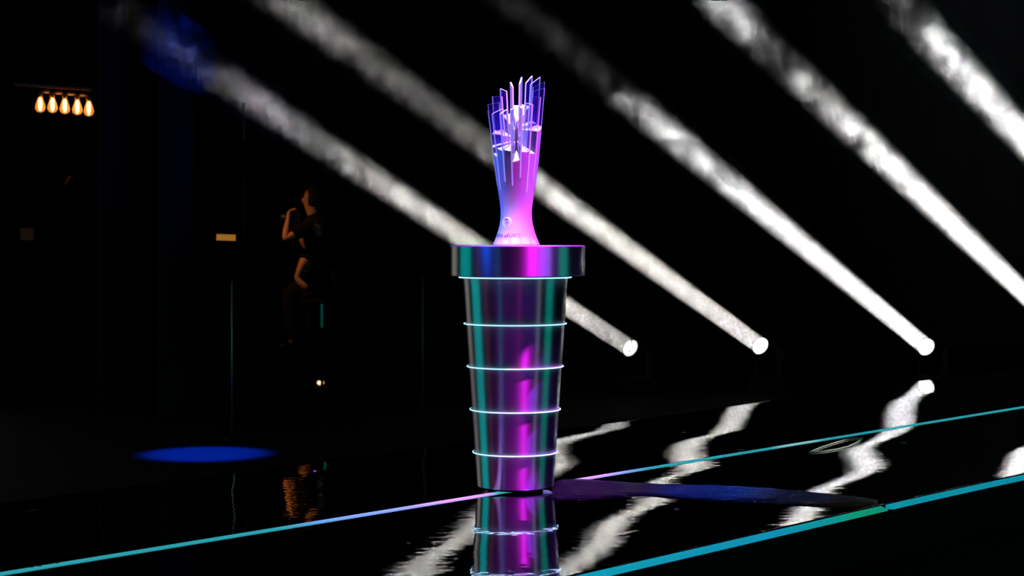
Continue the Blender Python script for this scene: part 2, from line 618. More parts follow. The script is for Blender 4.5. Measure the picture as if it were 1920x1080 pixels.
fins = {11.25: (203, 199, 333.5), 33.75: (196, 193, 361), 56.25: (182, 182, 336.5), 78.75: (165, 171, 350), 101.25: (153.5, 163.5, 340), 123.75: (144.5, 158, 345),
        146.25: (142, 156, 330), 168.75: (144.5, 157, 350), -168.75: (154, 163.5, 335), -146.25: (166, 171, 345), -123.75: (181, 181, 330), -101.25: (196, 192, 350),
        -78.75: (207, 200, 340), -56.25: (213.5, 204, 356), -33.75: (214, 205, 341), -11.25: (206, 203, 348)}
RO, RI = 54.3 / S_, 32.5 / S_
TH = 0.0064
for a, (yo, yi, ybt) in fins.items():
    zo, zi, z0 = zy(yo, a, RO), zy(yi, a, RI), zy(ybt, a, 0.07)
    r0 = rbody(z0) + 0.0018
    # outer edge hugs the body, then straight
    prof = [(r0 - 0.02, z0), (r0, z0)]
    for k in range(1, 5):
        z = z0 + (zy(290) - z0) * k / 4
        prof.append((max(rbody(z) + 0.0018, r0 + (RO - r0) * (z - z0) / (zo - z0)), z))
    prof += [(RO, zo), (RI, zi), (0.050, zy(285)), (r0 - 0.02, z0 + 0.01)]
    t = Vector((math.cos(math.radians(a)), math.sin(math.radians(a)), 0))
    vs = []
    for sgn in (-1, 1):
        for r, z in prof:
            P = az(a, r) + t * sgn * TH / 2
            vs.append((P.x, P.y, z))
    n_ = len(prof)
    fs = [tuple(range(n_)), tuple(range(2 * n_ - 1, n_ - 1, -1))]
    fm = [0, 0]
    for k in range(n_):
        j = (k + 1) % n_
        fs.append((k, j, n_ + j, n_ + k)); fm.append(1)
    # bright rim lines along the arrises of the sheet
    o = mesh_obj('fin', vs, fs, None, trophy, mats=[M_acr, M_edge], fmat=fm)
    o['label'] = 'clear upright fin with bright edges'

# badge
ba = -33
zb_ = zy(417.5, ba, 0.065)
rb_ = rbody(zb_)
tilt = math.radians(-8)
Mb = Matrix.Translation(az(ba, rb_ - 0.002, zb_)) @ Matrix.Rotation(math.radians(ba), 4, 'Z') @ Matrix.Rotation(PI / 2 + math.radians(6), 4, 'X')
# local: x right, y up, z out
bm = bmesh.new()
add_lathe(bm, [(0.0225, -0.010), (0.0225, 0.006), (0.0205, 0.0088), (0.0190, 0.0088), (0.0184, 0.0075), (0.0, 0.0075)], 48, None, cap=False)
bg = bm_obj('badge', bm, mat('badge_white_metal', (0.95, 0.95, 0.97), 0.45), trophy, False)
bg.matrix_local = Mb
bg['label'] = 'round raised badge with ring, emblem and small lettering'


def text_mesh(body_, size, m, name, parent, fn, depth=0.0006):
    cu = bpy.data.curves.new('t', 'FONT')
    cu.body = body_; cu.size = size; cu.extrude = depth; cu.align_x = 'CENTER'; cu.align_y = 'BOTTOM_BASELINE'
    cu.offset = 0.0002
    to = bpy.data.objects.new('t', cu); COL.objects.link(to)
    dg = bpy.context.evaluated_depsgraph_get()
    me = bpy.data.meshes.new_from_object(to.evaluated_get(dg))
    bpy.data.objects.remove(to)
    me.name = name
    for v in me.vertices:
        v.co = fn(v.co)
    me.materials.clear(); me.materials.append(m)
    o = bpy.data.objects.new(name, me); COL.objects.link(o); o.parent = parent
    return o


M_mark = mat('badge_marking', (0.22, 0.18, 0.34), 0.6)


def arc(r, top=True):
    def f_(c):
        a = c.x / r
        rr = r + c.y
        return Vector((rr * math.sin(a), rr * math.cos(a), 0.0078 + c.z))
    return f_


text_mesh('UEFA', 0.0062, M_mark, 'badge_lettering', bg, arc(0.0125))
bm = bmesh.new()
add_tube(bm, [(0.0105 * math.cos(2 * PI * i / 40), 0.0105 * math.sin(2 * PI * i / 40), 0.0078) for i in range(40)], 0.0005, 6, closed=True)
# small swept figure inside the ring and a bar below it
add_tube(bm, [(-0.006, -0.004, .0078), (-0.002, -0.001, .0078), (0.002, 0.0, .0078), (0.005, 0.004, .0078)], [.0006, .0014, .0018, .0008], 8)
add_tube(bm, [(-0.005, 0.003, .0078), (-0.001, 0.0055, .0078), (0.003, 0.005, .0078), (0.0055, 0.0, .0078), (0.003, -0.004, .0078)], [.0006, .001, .0012, .001, .0006], 8)
add_box(bm, (0, -0.0140, 0.0078), (0.012, 0.0012, 0.001))
bm_obj('badge_emblem', bm, M_mark, bg, True)

# lettering that wraps round the flared foot


def wrap_text(c):
    zz = zy(445) + c.y
    r = rbody(zz) + 0.0004 + c.z * 0.5
    a = math.degrees(c.x / 0.079)
    P = az(a - 33, r, zz)
    return P


text_mesh('UEFA eEURO', 0.0215, M_engrave, 'lettering', trophy, wrap_text)['label'] = 'dark engraved words round the foot'

# ------------------------------------------------------------------ beams and moving head lamps
LD = 14.9
heads = [(1181, 652), (1425, 648), (1736, 650), (2025, 650), (2272, 650)]
B = Vector((-0.84, -1.0, 0.574)); BL = B.length; Bn = B.normalized()
beam_tab = [
    [(1181, .24), (1100, .36), (1065, .46), (850, .55), (700, .46), (660, .32), (620, .20), (560, .15), (505, .26), (450, .22), (425, .12), (405, .035), (330, .028), (260, .012), (205, 0)],
    [(1425, .42), (1300, .46), (1100, .60), (1010, .62), (960, .38), (900, .10), (800, .07), (700, .11), (640, .13), (600, .20), (555, .17), (520, .11), (470, .06), (380, .015)],
    [(1736, .5), (1600, .55), (1500, .62), (1345, .70), (1318, .34), (1300, .32), (1265, .55), (1235, .28), (1195, .36), (1176, .011), (1100, .010), (1000, .009), (930, .003), (880, 0)],
    [(2025, .55), (1800, .72), (1605, .80), (1575, .34), (1535, .18), (1495, .24), (1474, .022), (1436, .018), (1420, .26), (1375, .48), (1335, .3), (1318, .006), (1250, 0)],
    [(2272, .6), (1950, .9), (1780, 1.0), (1738, .75), (1722, .1), (1690, .055), (1678, .01), (1640, .005), (1600, 0)],
]
LMAX = 10.2


def dist_of_px(k, px):
    X0 = (heads[k][0] - 960) * LD / F
    a = (px - 960) / F
    return (X0 - a * LD) / (0.84 - a) * BL


HAZE = 0.18


def haze_mat(k):
    m = bpy.data.materials.new('haze_in_beam'); m.use_nodes = True
    n = m.node_tree.nodes; l = m.node_tree.links; n.clear()
    out = n.new('ShaderNodeOutputMaterial'); sc = n.new('ShaderNodeVolumeScatter')
    sc.inputs['Color'].default_value = (1, 1, 0.98, 1); sc.inputs['Anisotropy'].default_value = 0.0
    tc = n.new('ShaderNodeTexCoord'); sx = n.new('ShaderNodeSeparateXYZ')
    off = n.new('ShaderNodeVectorMath'); off.operation = 'ADD'; off.inputs[1].default_value = (3.1 * k, 1.7 * k, 0)
    l.new(tc.outputs['Object'], off.inputs[0])
    # large swirl that frays the ends of each puff
    w1 = n.new('ShaderNodeTexNoise'); w1.inputs['Scale'].default_value = 5.5; w1.inputs['Detail'].default_value = 4; w1.inputs['Roughness'].default_value = 0.6; w1.inputs['Distortion'].default_value = 0.8
    l.new(off.outputs[0], w1.inputs['Vector'])
    a1 = n.new('ShaderNodeMath'); a1.operation = 'MULTIPLY_ADD'; a1.inputs[1].default_value = 1.3
    sb = n.new('ShaderNodeMath'); sb.operation = 'SUBTRACT'; sb.inputs[1].default_value = 0.5
    l.new(w1.outputs['Fac'], sb.inputs[0]); l.new(sb.outputs[0], a1.inputs[0])
    l.new(tc.outputs['Object'], sx.inputs[0]); l.new(sx.outputs['Z'], a1.inputs[2])
    mr = n.new('ShaderNodeMath'); mr.operation = 'DIVIDE'; mr.inputs[1].default_value = LMAX
    l.new(a1.outputs[0], mr.inputs[0])
    cr = n.new('ShaderNodeValToRGB'); e = cr.color_ramp.elements
    tab = [(dist_of_px(k, px) / LMAX, v) for px, v in beam_tab[k]]
    e[0].position = max(0, tab[0][0]); e[0].color = (tab[0][1],) * 3 + (1,)
    e[1].position = min(1, tab[-1][0]); e[1].color = (tab[-1][1],) * 3 + (1,)
    for p_, v in tab[1:-1]:
        x = e.new(min(p_, 1)); x.color = (v, v, v, 1)
    l.new(mr.outputs[0], cr.inputs[0])
    # curls: contrast grows away from the lamp
    w2 = n.new('ShaderNodeTexNoise'); w2.inputs['Scale'].default_value = 4.5; w2.inputs['Detail'].default_value = 5; w2.inputs['Roughness'].default_value = 0.62; w2.inputs['Distortion'].default_value = 2.2
    l.new(off.outputs[0], w2.inputs['Vector'])
    c2 = n.new('ShaderNodeMapRange'); c2.inputs['From Min'].default_value = 0.44; c2.inputs['From Max'].default_value = 0.58; c2.interpolation_type = 'SMOOTHSTEP'
    c2.inputs['To Min'].default_value = 0.06; c2.inputs['To Max'].default_value = 2.3
    l.new(w2.outputs['Fac'], c2.inputs['Value'])
    fade = n.new('ShaderNodeMapRange'); s0 = {0: 2.2, 1: 2.2, 2: 2.2, 3: 2.2, 4: 3.2}[k]
    fade.inputs['From Min'].default_value = s0; fade.inputs['From Max'].default_value = s0 + 1.3
    fade.inputs['To Min'].default_value = 0.12; fade.inputs['To Max'].default_value = 1.0
    l.new(sx.outputs['Z'], fade.inputs['Value'])
    mx = n.new('ShaderNodeMix'); mx.data_type = 'FLOAT'
    l.new(fade.outputs[0], mx.inputs[0]); mx.inputs[2].default_value = 1.0; l.new(c2.outputs[0], mx.inputs[3])
    mm = n.new('ShaderNodeMath'); mm.operation = 'MULTIPLY'
    l.new(cr.outputs[0], mm.inputs[0]); l.new(mx.outputs[0], mm.inputs[1])
    m3 = n.new('ShaderNodeMath'); m3.operation = 'MULTIPLY'; m3.inputs[1].default_value = HAZE
    l.new(mm.outputs[0], m3.inputs[0]); l.new(m3.outputs[0], sc.inputs['Density'])
    l.new(sc.outputs[0], out.inputs['Volume'])
    m.cycles.volume_step_rate = 0.06
    return m


M_lens = mat('lit_lens', (0.8, 0.8, 0.8), 0.3, emit=(1, 1, 0.98), es=1.3)
M_lens_dim = mat('lit_lens_partly_shuttered', (0.8, 0.8, 0.8), 0.3, emit=(1, 1, 0.95), es=0.92)
beam_lab = ['first white haze beam from the left, leaving the lamp just right of the podium',
            'second haze beam from the left, passing behind the trophy',
            'middle haze beam, from the lamp above the bright floor glint at right',
            'fourth haze beam, broken by smoke puffs near the top, leaving the frame at right',
            'rightmost and brightest haze beam, crossing the upper right corner']
lamp_lab = ['black moving head lamp whose notched lens glows just right of the podium',
            'black moving head lamp with plain white lens, middle of the three visible',
            'black moving head lamp with white lens, rightmost lens in view',
            'black moving head lamp sending the fourth beam from outside the right edge',
            'black moving head lamp sending the rightmost beam from outside the right edge']
for k, (px, py) in enumerate(heads):
    P = at(px, py, LD)
    lamp = empty('moving_head_lamp', (P.x, P.y, ZL), lamp_lab[k], 'stage lamp', 'moving head lamps along the back of the stage')
    inv = Matrix.Translation((-P.x, -P.y, -ZL))
    zc = P.z - ZL
    hd = Vector((P.x, P.y, P.z)) - Bn * 0.13     # pivot of the head
    bm = bmesh.new()
    add_lathe(bm, [(0.045, -0.16), (0.07, -0.15), (0.078, -0.05), (0.080, 0.10), (0.080, 0.128), (0.072, 0.130), (0.072, 0.118), (0.03, 0.116)], 40, axis_matrix(hd, Bn))
    o = bm_obj('head', bm, M_black, None, True); o.data.transform(inv); o.parent = lamp
    # disc lens
    bm = bmesh.new()
    add_lathe(bm, [(0.070, 0.1195), (0.069, 0.122), (0.05, 0.1255), (0.025, 0.1272), (0.004, 0.128)], 40, axis_matrix(hd, Bn))
    o = bm_obj('lens', bm, M_lens_dim if k == 0 else M_lens, None, True); o.data.transform(inv); o.parent = lamp
    o['label'] = 'glowing round lens'
    if k == 0:
        side = Bn.cross(Vector((0, 0, 1))).normalized(); upv = side.cross(Bn)
        for s_, c_, w_ in ((1, 0.056, 0.011), (-1, 0.028, 0.008)):
            bm = bmesh.new()
            ctr = hd + Bn * 0.1295 + upv * s_ * c_
            add_box(bm, ctr, (w_, 0.026, 0.002), Matrix((side, upv, Bn)).transposed(), 0)
            o = bm_obj('shutter_blade', bm, M_black, None); o.data.transform(inv); o.parent = lamp
    side = Bn.cross(Vector((0, 0, 1))).normalized()
    R3 = Matrix((side, Vector((0, 0, 1)).cross(side), Vector((0, 0, 1)))).transposed()
    bm = bmesh.new()
    for sg in (-1, 1):
        add_box(bm, hd + side * 0.098 * sg - Vector((0, 0, 0.08)), (0.022, 0.08, 0.22), R3, 0.005)
    add_box(bm, (hd.x, hd.y, ZL + 0.12), (0.21, 0.10, 0.03), R3, 0.006)
    o = bm_obj('yoke', bm, M_case, None); o.data.transform(inv); o.parent = lamp
    bm = bmesh.new()
    add_box(bm, (hd.x, hd.y, ZL + 0.052), (0.26, 0.20, 0.104), R3, 0.012)
    o = bm_obj('base', bm, M_case, None); o.data.transform(inv); o.parent = lamp
    # the lamp's own light: a narrow parallel beam
    ld = bpy.data.lights.new('moving_head_beam', 'AREA')
    ld.shape = 'DISK'; ld.size = 0.136; ld.spread = math.radians(1.8)
    ld.color = (1, 0.99, 0.95) if k < 2 else (0.97, 0.99, 1.0)
    ld.energy = (9, 10.5, 12.5, 13.5, 14.5)[k]
    lo = bpy.data.objects.new('moving_head_beam', ld); COL.objects.link(lo)
    lo.location = P + Bn * 0.004
    lo.rotation_euler = (-Bn).to_track_quat('Z', 'Y').to_euler()
    # haze the beam lights up
    bm = bmesh.new()
    r0, r1 = 0.078, 0.078 + 0.024 * LMAX
    add_lathe(bm, [(r0, 0.012), (r1, LMAX)], 24)
    o = bm_obj('light_beam', bm, haze_mat(k), None)
    o.matrix_world = Matrix.Translation(P) @ Bn.to_track_quat('Z', 'Y').to_matrix().to_4x4()
    tag(o, beam_lab[k], 'light beam', 'white light beams in the haze')

#DETAILS
# ------------------------------------------------------------------ low mat on the deck between podium and the gap in the edge strip
M_mat = mat('black_vinyl', (0.0014, 0.0014, 0.005), 0.3, 0, 0.12)
n, l, p = nt(M_mat)
tc = n.new('ShaderNodeTexCoord')
mp = n.new('ShaderNodeMapping'); mp.inputs['Rotation'].default_value = (0, 0, 0.15); mp.inputs['Scale'].default_value = (2.2, 9, 1)
ns = n.new('ShaderNodeTexNoise'); ns.inputs['Scale'].default_value = 3.2; ns.inputs['Detail'].default_value = 5; ns.inputs['Roughness'].default_value = 0.65
bp = n.new('ShaderNodeBump'); bp.inputs['Strength'].default_value = 1.0; bp.inputs['Distance'].default_value = 0.07
l.new(tc.outputs['Object'], mp.inputs['Vector']); l.new(mp.outputs[0], ns.inputs['Vector']); l.new(ns.outputs['Fac'], bp.inputs['Height']); l.new(bp.outputs[0], p.inputs['Normal'])
up = [(1036, 906), (1056, 899), (1085, 899.5), (1130, 902.5), (1200, 908), (1240, 910), (1350, 914), (1480, 924), (1600, 937), (1650, 944)]
lo_ = [(1036, 937), (1100, 936), (1150, 933), (1200, 930), (1280, 937), (1400, 946), (1500, 952), (1560, 955.5), (1600, 957), (1645, 951)]


def ty(tab, x):
    return lerp_tab(tab, x)


vs, fs = [], []
NX, NY = 60, 6
for i in range(NX + 1):
    x = 1036 + (1645 - 1036) * i / NX
    a, b = ty(up, x), ty(lo_, x)
    A, Bv = on_floor(x, a), on_floor(x, b)
    for j in range(NY + 1):
        P = A.lerp(Bv, j / NY)
        th = 0.005 if 0 < j < NY and 0 < i < NX else 0.0005
        vs.append((P.x, P.y, max(deck_z(P.x, P.y), -0.01) + th + 0.0008 * math.sin(x * 0.11 + j * 1.3)))
for i in range(NX):
    for j in range(NY):
        q_ = i * (NY + 1) + j
        fs.append((q_, q_ + NY + 1, q_ + NY + 2, q_ + 1))
o = mesh_obj('cable_mat', vs, fs, M_mat, smooth=True)
sol = o.modifiers.new('s', 'SOLIDIFY'); sol.thickness = 0.003; sol.offset = -1
tag(o, 'dark crumpled cover strip lit blue and violet, running right from the podium foot', 'floor cover')

# pale loop mesh standing in for a curled beam reflection in the deck
M_caustic = mat('painted_caustic', (0.9, 0.9, 0.86), 0.5, 0.0)
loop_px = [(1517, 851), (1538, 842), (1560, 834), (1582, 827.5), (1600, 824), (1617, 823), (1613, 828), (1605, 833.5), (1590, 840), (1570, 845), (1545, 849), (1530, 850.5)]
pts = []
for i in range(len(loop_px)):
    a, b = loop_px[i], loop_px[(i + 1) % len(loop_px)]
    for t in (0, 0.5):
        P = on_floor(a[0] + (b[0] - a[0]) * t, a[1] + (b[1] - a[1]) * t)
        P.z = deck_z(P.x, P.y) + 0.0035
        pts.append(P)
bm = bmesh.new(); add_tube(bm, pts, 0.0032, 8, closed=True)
tag(bm_obj('caustic_loop', bm, M_caustic, None, True), 'thin pale wire loop, standing in for a beam reflection on the deck right of the middle', 'wire loop')

# small foil flakes scattered on the deck
M_foil = mat('pale_foil', (0.9, 0.9, 0.85), 0.4, 0.2)
M_gold = mat('gold_foil', (0.9, 0.6, 0.25), 0.4, 1.0)
flakes = [(1389, 845, 14, 'pale foil flake touching the middle light line above the long dark stretch', 0), (1283, 811, 7, 'pale foil flake alone behind the middle light line, right of the podium', 0), (1695, 831, 10, 'pale foil flake just in front of the middle light line at right', 0),
          (1650, 889, 12, 'pale foil flake at the right rim of the large bright reflection', 0), (1268, 958, 10, 'pale foil flake in front of the dark cover strip', 0), (1077, 1031, 9, 'pale foil flake near the front edge strip, right of the podium reflection', 0),
          (766, 1020, 8, 'pale foil flake on the deck left of the podium reflection', 0), (590, 878, 6, 'pale foil flake at the back edge of the deck far left', 0), (1332, 733, 6, 'tiny pale foil flake on the hall floor behind the deck', 1),
          (60, 1066.5, 5, 'gold flake on the middle light line, nearest the left border', 2), (74, 1064, 10, 'gold flake on the middle light line, middle of three', 2), (106, 1058.5, 8, 'gold flake on the middle light line, rightmost of three', 2)]
for px, py, w_, lab, kk in flakes:
    z0 = ZL if kk == 1 else 0
    P = on_floor(px, py, z0)
    if kk != 1:
        P.z = deck_z(P.x, P.y) + (0.0045 if kk == 2 or px == 1389 else 0.0015)
    D = P.y - CY
    rr = w_ / 2 * D / F
    bm = bmesh.new()
    bmesh.ops.create_icosphere(bm, subdivisions=2, radius=1)
    for v in bm.verts:
        v.co = Vector((v.co.x * rr * (1 + 0.25 * random.uniform(-1, 1)), v.co.y * rr * 0.8, v.co.z * 0.0016 * (1 + 0.4 * random.uniform(-1, 1))))
    o = bm_obj('foil_flake', bm, M_gold if kk == 2 else M_foil, None, True)
    o.location = P; o.rotation_euler.z = random.uniform(-0.4, 0.4)
    tag(o, lab, 'foil flake', 'foil flakes on the stage')

# ------------------------------------------------------------------ column and low case at left, blue light on the hall floor
M_col = mat('black_column_cloth', (0.006, 0.006, 0.007), 0.9, 0, 0.03)
Dc = 12.4
A, Bv = at(293, 800, Dc), at(357, 800, Dc)
bm = bmesh.new()
cw = (Bv - A).length
N = 22
ringp = []
for i in range(N * 2):
    a = 2 * PI * i / (N * 2)
    rr = 1 + 0.04 * (i % 2)
    ringp.append((math.copysign(abs(math.cos(a)) ** 0.5, math.cos(a)) * cw / 2 * rr, math.copysign(abs(math.sin(a)) ** 0.5, math.sin(a)) * 0.16 * rr))
prev = None
for z in (0, 0.02, 2.0, 4.0, 6.0, 8.15):
    cur = [bm.verts.new((x, y, z)) for x, y in ringp]
    if prev:
        for i in range(len(cur)):
            j = (i + 1) % len(cur); bm.faces.new((prev[i], prev[j], cur[j], cur[i]))
    prev = cur
o = bm_obj('draped_column', bm, M_col, None, True)
o.location = ((A.x + Bv.x) / 2, A.y + 0.16, ZL)
tag(o, 'tall dark draped column at left with a faint blue glow, crossed by the leftmost beam', 'column')
colx, coly = o.location.x, o.location.y
spot('blue_column_fill', (colx + 0.9, coly - 3.4, 0.3), (colx, coly, 2.0), (0.0, 0.02, 1.0), 160, 34, 1.0, 0.05)
# second, darker column further left
Dc2 = 13.2
o2 = o.copy(); COL.objects.link(o2)
P = at(212, 440, Dc2)
o2.location = (P.x, P.y, ZL); o2.scale = (0.8, 0.8, 1)
tag(o2, 'dark draped column left of the blue-lit one, barely blue in its lower half', 'column')
spot('blue_column_fill', (P.x + 0.5, P.y - 1.2, 0.0), (P.x, P.y, 1.1), (0.0, 0.0, 1.0), 3, 24, 1.0, 0.05)
# ------------------------------------------------------------------ row of filament bulbs hanging at upper left
M_brass = mat('warm_brass', (0.9, 0.45, 0.16), 0.35, 0.8)
M_rail = mat('rusty_rail', (0.5, 0.16, 0.06), 0.6, 0.2)
M_fil = mat('glowing_filament', (1, 0.8, 0.5), 0.5, emit=(1.0, 0.72, 0.36), es=4.5)
M_glow = mat('amber_glass', (1.0, 0.5, 0.12), 0.1, emit=(1.0, 0.30, 0.03), es=0.30)
M_glow.node_tree.nodes['Principled BSDF'].inputs['Alpha'].default_value = 0.5
DB = 14.9
bulb_px = [(75.5, 193), (98.5, 194), (121.5, 196), (145, 198), (166.5, 200.5)]
rail = empty('bulb_rail', at(100, 163, DB), 'rust-brown ceiling rail with round socket caps holding five filament bulbs', 'lamp rail')
A, Bv = at(28, 158, DB), at(171, 168, DB)
bm = bmesh.new()
dv = (Bv - A); Ln = dv.length; xx = dv.normalized(); yy = Vector((0, 0, 1)).cross(xx).normalized(); zz = xx.cross(yy)
add_box(bm, (A + Bv) / 2 - rail.location, (Ln, 0.05, 0.022), Matrix((xx, yy, zz)).transposed(), 0.004)
bm_obj('rail', bm, M_rail, rail)
for px, py in [(42, 158), (165, 166)]:
    bm = bmesh.new(); a = at(px, py, DB) - rail.location
    add_tube(bm, [a, a + Vector((0, 0, 8 - rail.location.z - a.z))], 0.006, 8); bm_obj('hanging_rod', bm, M_black, rail)
for px, py in [(86, 172.5), (110.5, 174.5), (134, 176.5), (157, 178.5)]:
    bm = bmesh.new(); add_lathe(bm, [(0.012, 0.022), (0.034, 0.010), (0.036, -0.010), (0.03, -0.014)], 24, Matrix.Translation(at(px, py, DB + 0.12) - rail.location))
    bm_obj('socket_cap', bm, M_brass, rail, True)
ords = ['leftmost of the row of five glowing filament bulbs under the rail', 'second from left of the five glowing filament bulbs', 'middle one of the five glowing filament bulbs', 'second from right of the five glowing filament bulbs', 'rightmost of the five glowing filament bulbs, at the rail end']
first = None
for (px, py), lab in zip(bulb_px, ords):
    P = at(px, py, DB - 0.02)
    if first is None:
        r_ = empty('filament_bulb', P, lab, 'light bulb', 'filament bulbs at upper left')
        bm = bmesh.new(); add_lathe(bm, [(0.015, 0.045), (0.02, 0.05), (0.02, 0.075), (0.014, 0.082), (0.006, 0.09)], 20); bm_obj('socket', bm, M_brass, r_, True)
        bm = bmesh.new(); add_tube(bm, [(0, 0, 0.085), (0, 0, 0.108)], 0.004, 6); bm_obj('cord', bm, M_black, r_, True)
        bm = bmesh.new(); add_lathe(bm, [(0.014, 0.052), (0.020, 0.035), (0.034, -0.005), (0.041, -0.032), (0.038, -0.052), (0.026, -0.068), (0.008, -0.075)], 28); bm_obj('glass', bm, M_glow, r_, True)
        bm = bmesh.new(); add_lathe(bm, [(0.004, 0.044), (0.014, 0.032), (0.015, 0.012), (0.0165, -0.012), (0.016, -0.038), (0.011, -0.056), (0.006, -0.064)], 16); bm_obj('filament', bm, M_fil, r_, True)
        first = r_
    else:
        r_ = first.copy(); COL.objects.link(r_); r_.location = P; r_['label'] = lab
        for ch in list(first.children):
            c = ch.copy(); COL.objects.link(c); c.parent = r_

# ------------------------------------------------------------------ dim things in the background
M_amber = mat('amber_emissive_panel', (0.3, 0.12, 0.02), 0.4, emit=(0.55, 0.22, 0.03), es=0.55)  # amber and brown tones of the small panels set as plain emission
M_amber_d = mat('dim_brown_emissive_panel', (0.2, 0.08, 0.03), 0.4, emit=(0.04, 0.014, 0.006), es=0.16)


def small_panel(px0, py0, px1, py1, D, m, label, tilt=0.0):
    a, b = at(px0, py1, D), at(px1, py0, D)
    e_ = empty('small_panel', ((a.x + b.x) / 2, a.y + 0.04, ZL), label, 'screen')
    w_, h_ = b.x - a.x, b.z - a.z
    zc_ = (a.z + b.z) / 2 - ZL
    bm = bmesh.new(); add_box(bm, (0, 0, zc_), (w_ + 0.014, 0.03, h_ + 0.014), None, 0.004); bm_obj('housing', bm, M_black, e_)
    bm = bmesh.new(); add_box(bm, (0, -0.017, zc_), (w_, 0.006, h_), Matrix.Rotation(tilt, 3, 'Y'), 0.001); bm_obj('panel', bm, m, e_)
    if m is M_amber:
        return
    bm = bmesh.new(); add_tube(bm, [(0, 0.01, 0.01), (0, 0.01, zc_ - h_ / 2)], 0.012, 10); bm_obj('pole', bm, M_black, e_)
    bm = bmesh.new(); add_lathe(bm, [(0.14, 0), (0.14, 0.012), (0.03, 0.02)], 32); bm_obj('foot', bm, M_black, e_, True)


bm = bmesh.new()  # added black box that blocks the amber panel's reflection in the deck
a, b = at(370, 452, 16), at(470, 452, 16)
add_box(bm, ((a.x + b.x) / 2, a.y - 0.2, (a.z + ZL) / 2 - 0.02), (b.x - a.x, 0.7, a.z - ZL - 0.04), None, 0.01)
add_box(bm, ((a.x + b.x) / 2, a.y - 0.2, a.z - 0.02), (b.x - a.x + 0.06, 0.8, 0.035), None, 0.005)
tag(bm_obj('blocker', bm, M_black), 'black counter added to hide the deck reflection of the small amber display', 'blocker')
small_panel(405, 439.5, 441, 451, 16.0, M_amber, 'small amber-lit display on the added black counter, left of the person with the camera', 0.03)
small_panel(37, 428, 62, 450, 16.0, M_amber_d, 'small dim brown display on a stand near the left border')

M_post = mat('grey_metal_post', (0.30, 0.32, 0.32), 0.4, 0.7)
M_postd = mat('dark_metal_post', (0.10, 0.105, 0.11), 0.5, 0.5)
M_teal = mat('teal_glow_tube', (0.0, 0.2, 0.15), 0.5, emit=(0.0, 0.045, 0.035), es=0.8)
M_rust = mat('rust_post', (0.25, 0.06, 0.03), 0.6)


def post(px, py0, D, rad, m, label, foot=True, py1=None, name='metal_post'):
    a = at(px, py0, D)
    z1 = at(px, py1, D).z if py1 else ZL + 0.02
    e_ = empty(name, (a.x, a.y, ZL), label, 'post')
    bm = bmesh.new(); add_tube(bm, [(0, 0, z1 - ZL), (0, 0, a.z - ZL)], rad, 12); bm_obj('shaft', bm, m, e_, True)
    bm = bmesh.new(); add_lathe(bm, [(rad * 1.4, 0), (rad * 1.4, 0.012), (rad, 0.02)], 16, Matrix.Translation((0, 0, a.z - ZL))); bm_obj('cap', bm, M_postd, e_, True)
    bm = bmesh.new(); add_lathe(bm, [(0.05, 0), (0.05, 0.01), (rad, 0.022)], 24); bm_obj('base_plate', bm, M_black, e_, True)
    if py1:
        bm = bmesh.new(); add_tube(bm, [(0, 0, 0.02), (0, 0, z1 - ZL)], rad * 0.9, 12); bm_obj('lower_shaft', bm, M_black, e_, True)


post(435, 533, 11.4, 0.005, M_post, 'thin grey metal post standing on the hall floor left of the person')
post(793, 528, 13.0, 0.009, M_postd, 'dim grey metal post between the person and the podium')
post(603.5, 570, 14.5, 0.009, M_teal, 'short tube glowing faint teal below the person', py1=614, name='glow_tube')
post(457, 196, 16.9, 0.009, M_rust, 'tall rust-brown post rising to the leftmost beam', py1=262)
spot('dim_post_light', at(500, 300, 9.5), at(435, 600, 11.4), (0.8, 1.0, 1.0), 5, 20, 1, 0.05)

# little floor lamp
P = at(599, 717, 15.6)
fl_ = empty('floor_lamp', (P.x, P.y, ZL), 'tiny warm floor lamp glowing low behind the posts', 'lamp')
M_warm = mat('warm_lamp_face', (1, 0.8, 0.6), 0.4, emit=(1.0, 0.72, 0.42), es=1.3)
M_warm2 = mat('weak_warm_face', (1, 0.8, 0.6), 0.4, emit=(0.35, 0.2, 0.08), es=0.8)
for dx, dz, rr, m in ((0, 0, 0.018, M_warm), (0.033, 0.0, 0.014, M_warm2), (0.010, -0.022, 0.011, M_warm2)):
    bm = bmesh.new(); add_lathe(bm, [(rr * 0.9, -0.004), (rr, 0), (rr * 0.8, 0.006), (rr * 0.3, 0.008)], 20, Matrix.Translation((dx, -0.034, P.z - ZL + dz)) @ Matrix.Rotation(PI / 2, 4, 'X'))
    bm_obj('bulb', bm, m, fl_, True)
bm = bmesh.new(); add_box(bm, (0.01, 0, (P.z - ZL + 0.045) / 2), (0.10, 0.05, P.z - ZL + 0.045), None, 0.006); bm_obj('housing', bm, M_black, fl_)

# slanted thin rod at far left
a, b = at(121, 347, 16), at(132, 330, 16)
rd = empty('slanted_rod', (a.x, a.y, ZL), 'slanted rust-brown rod end catching warm light below the bulbs', 'rod')
bm = bmesh.new(); add_tube(bm, [a - rd.location, b - rd.location], [0.012, 0.010], 10); bm_obj('tip', bm, M_rust, rd, True)
bm = bmesh.new(); add_tube(bm, [(0, 0, 0), a - rd.location], 0.012, 10); bm_obj('stand', bm, M_black, rd, True)
spot('warm_side_lamp', at(20, 120, 14.0), a, (1.0, 0.40, 0.12), 14, 16, 0.8, 0.05)

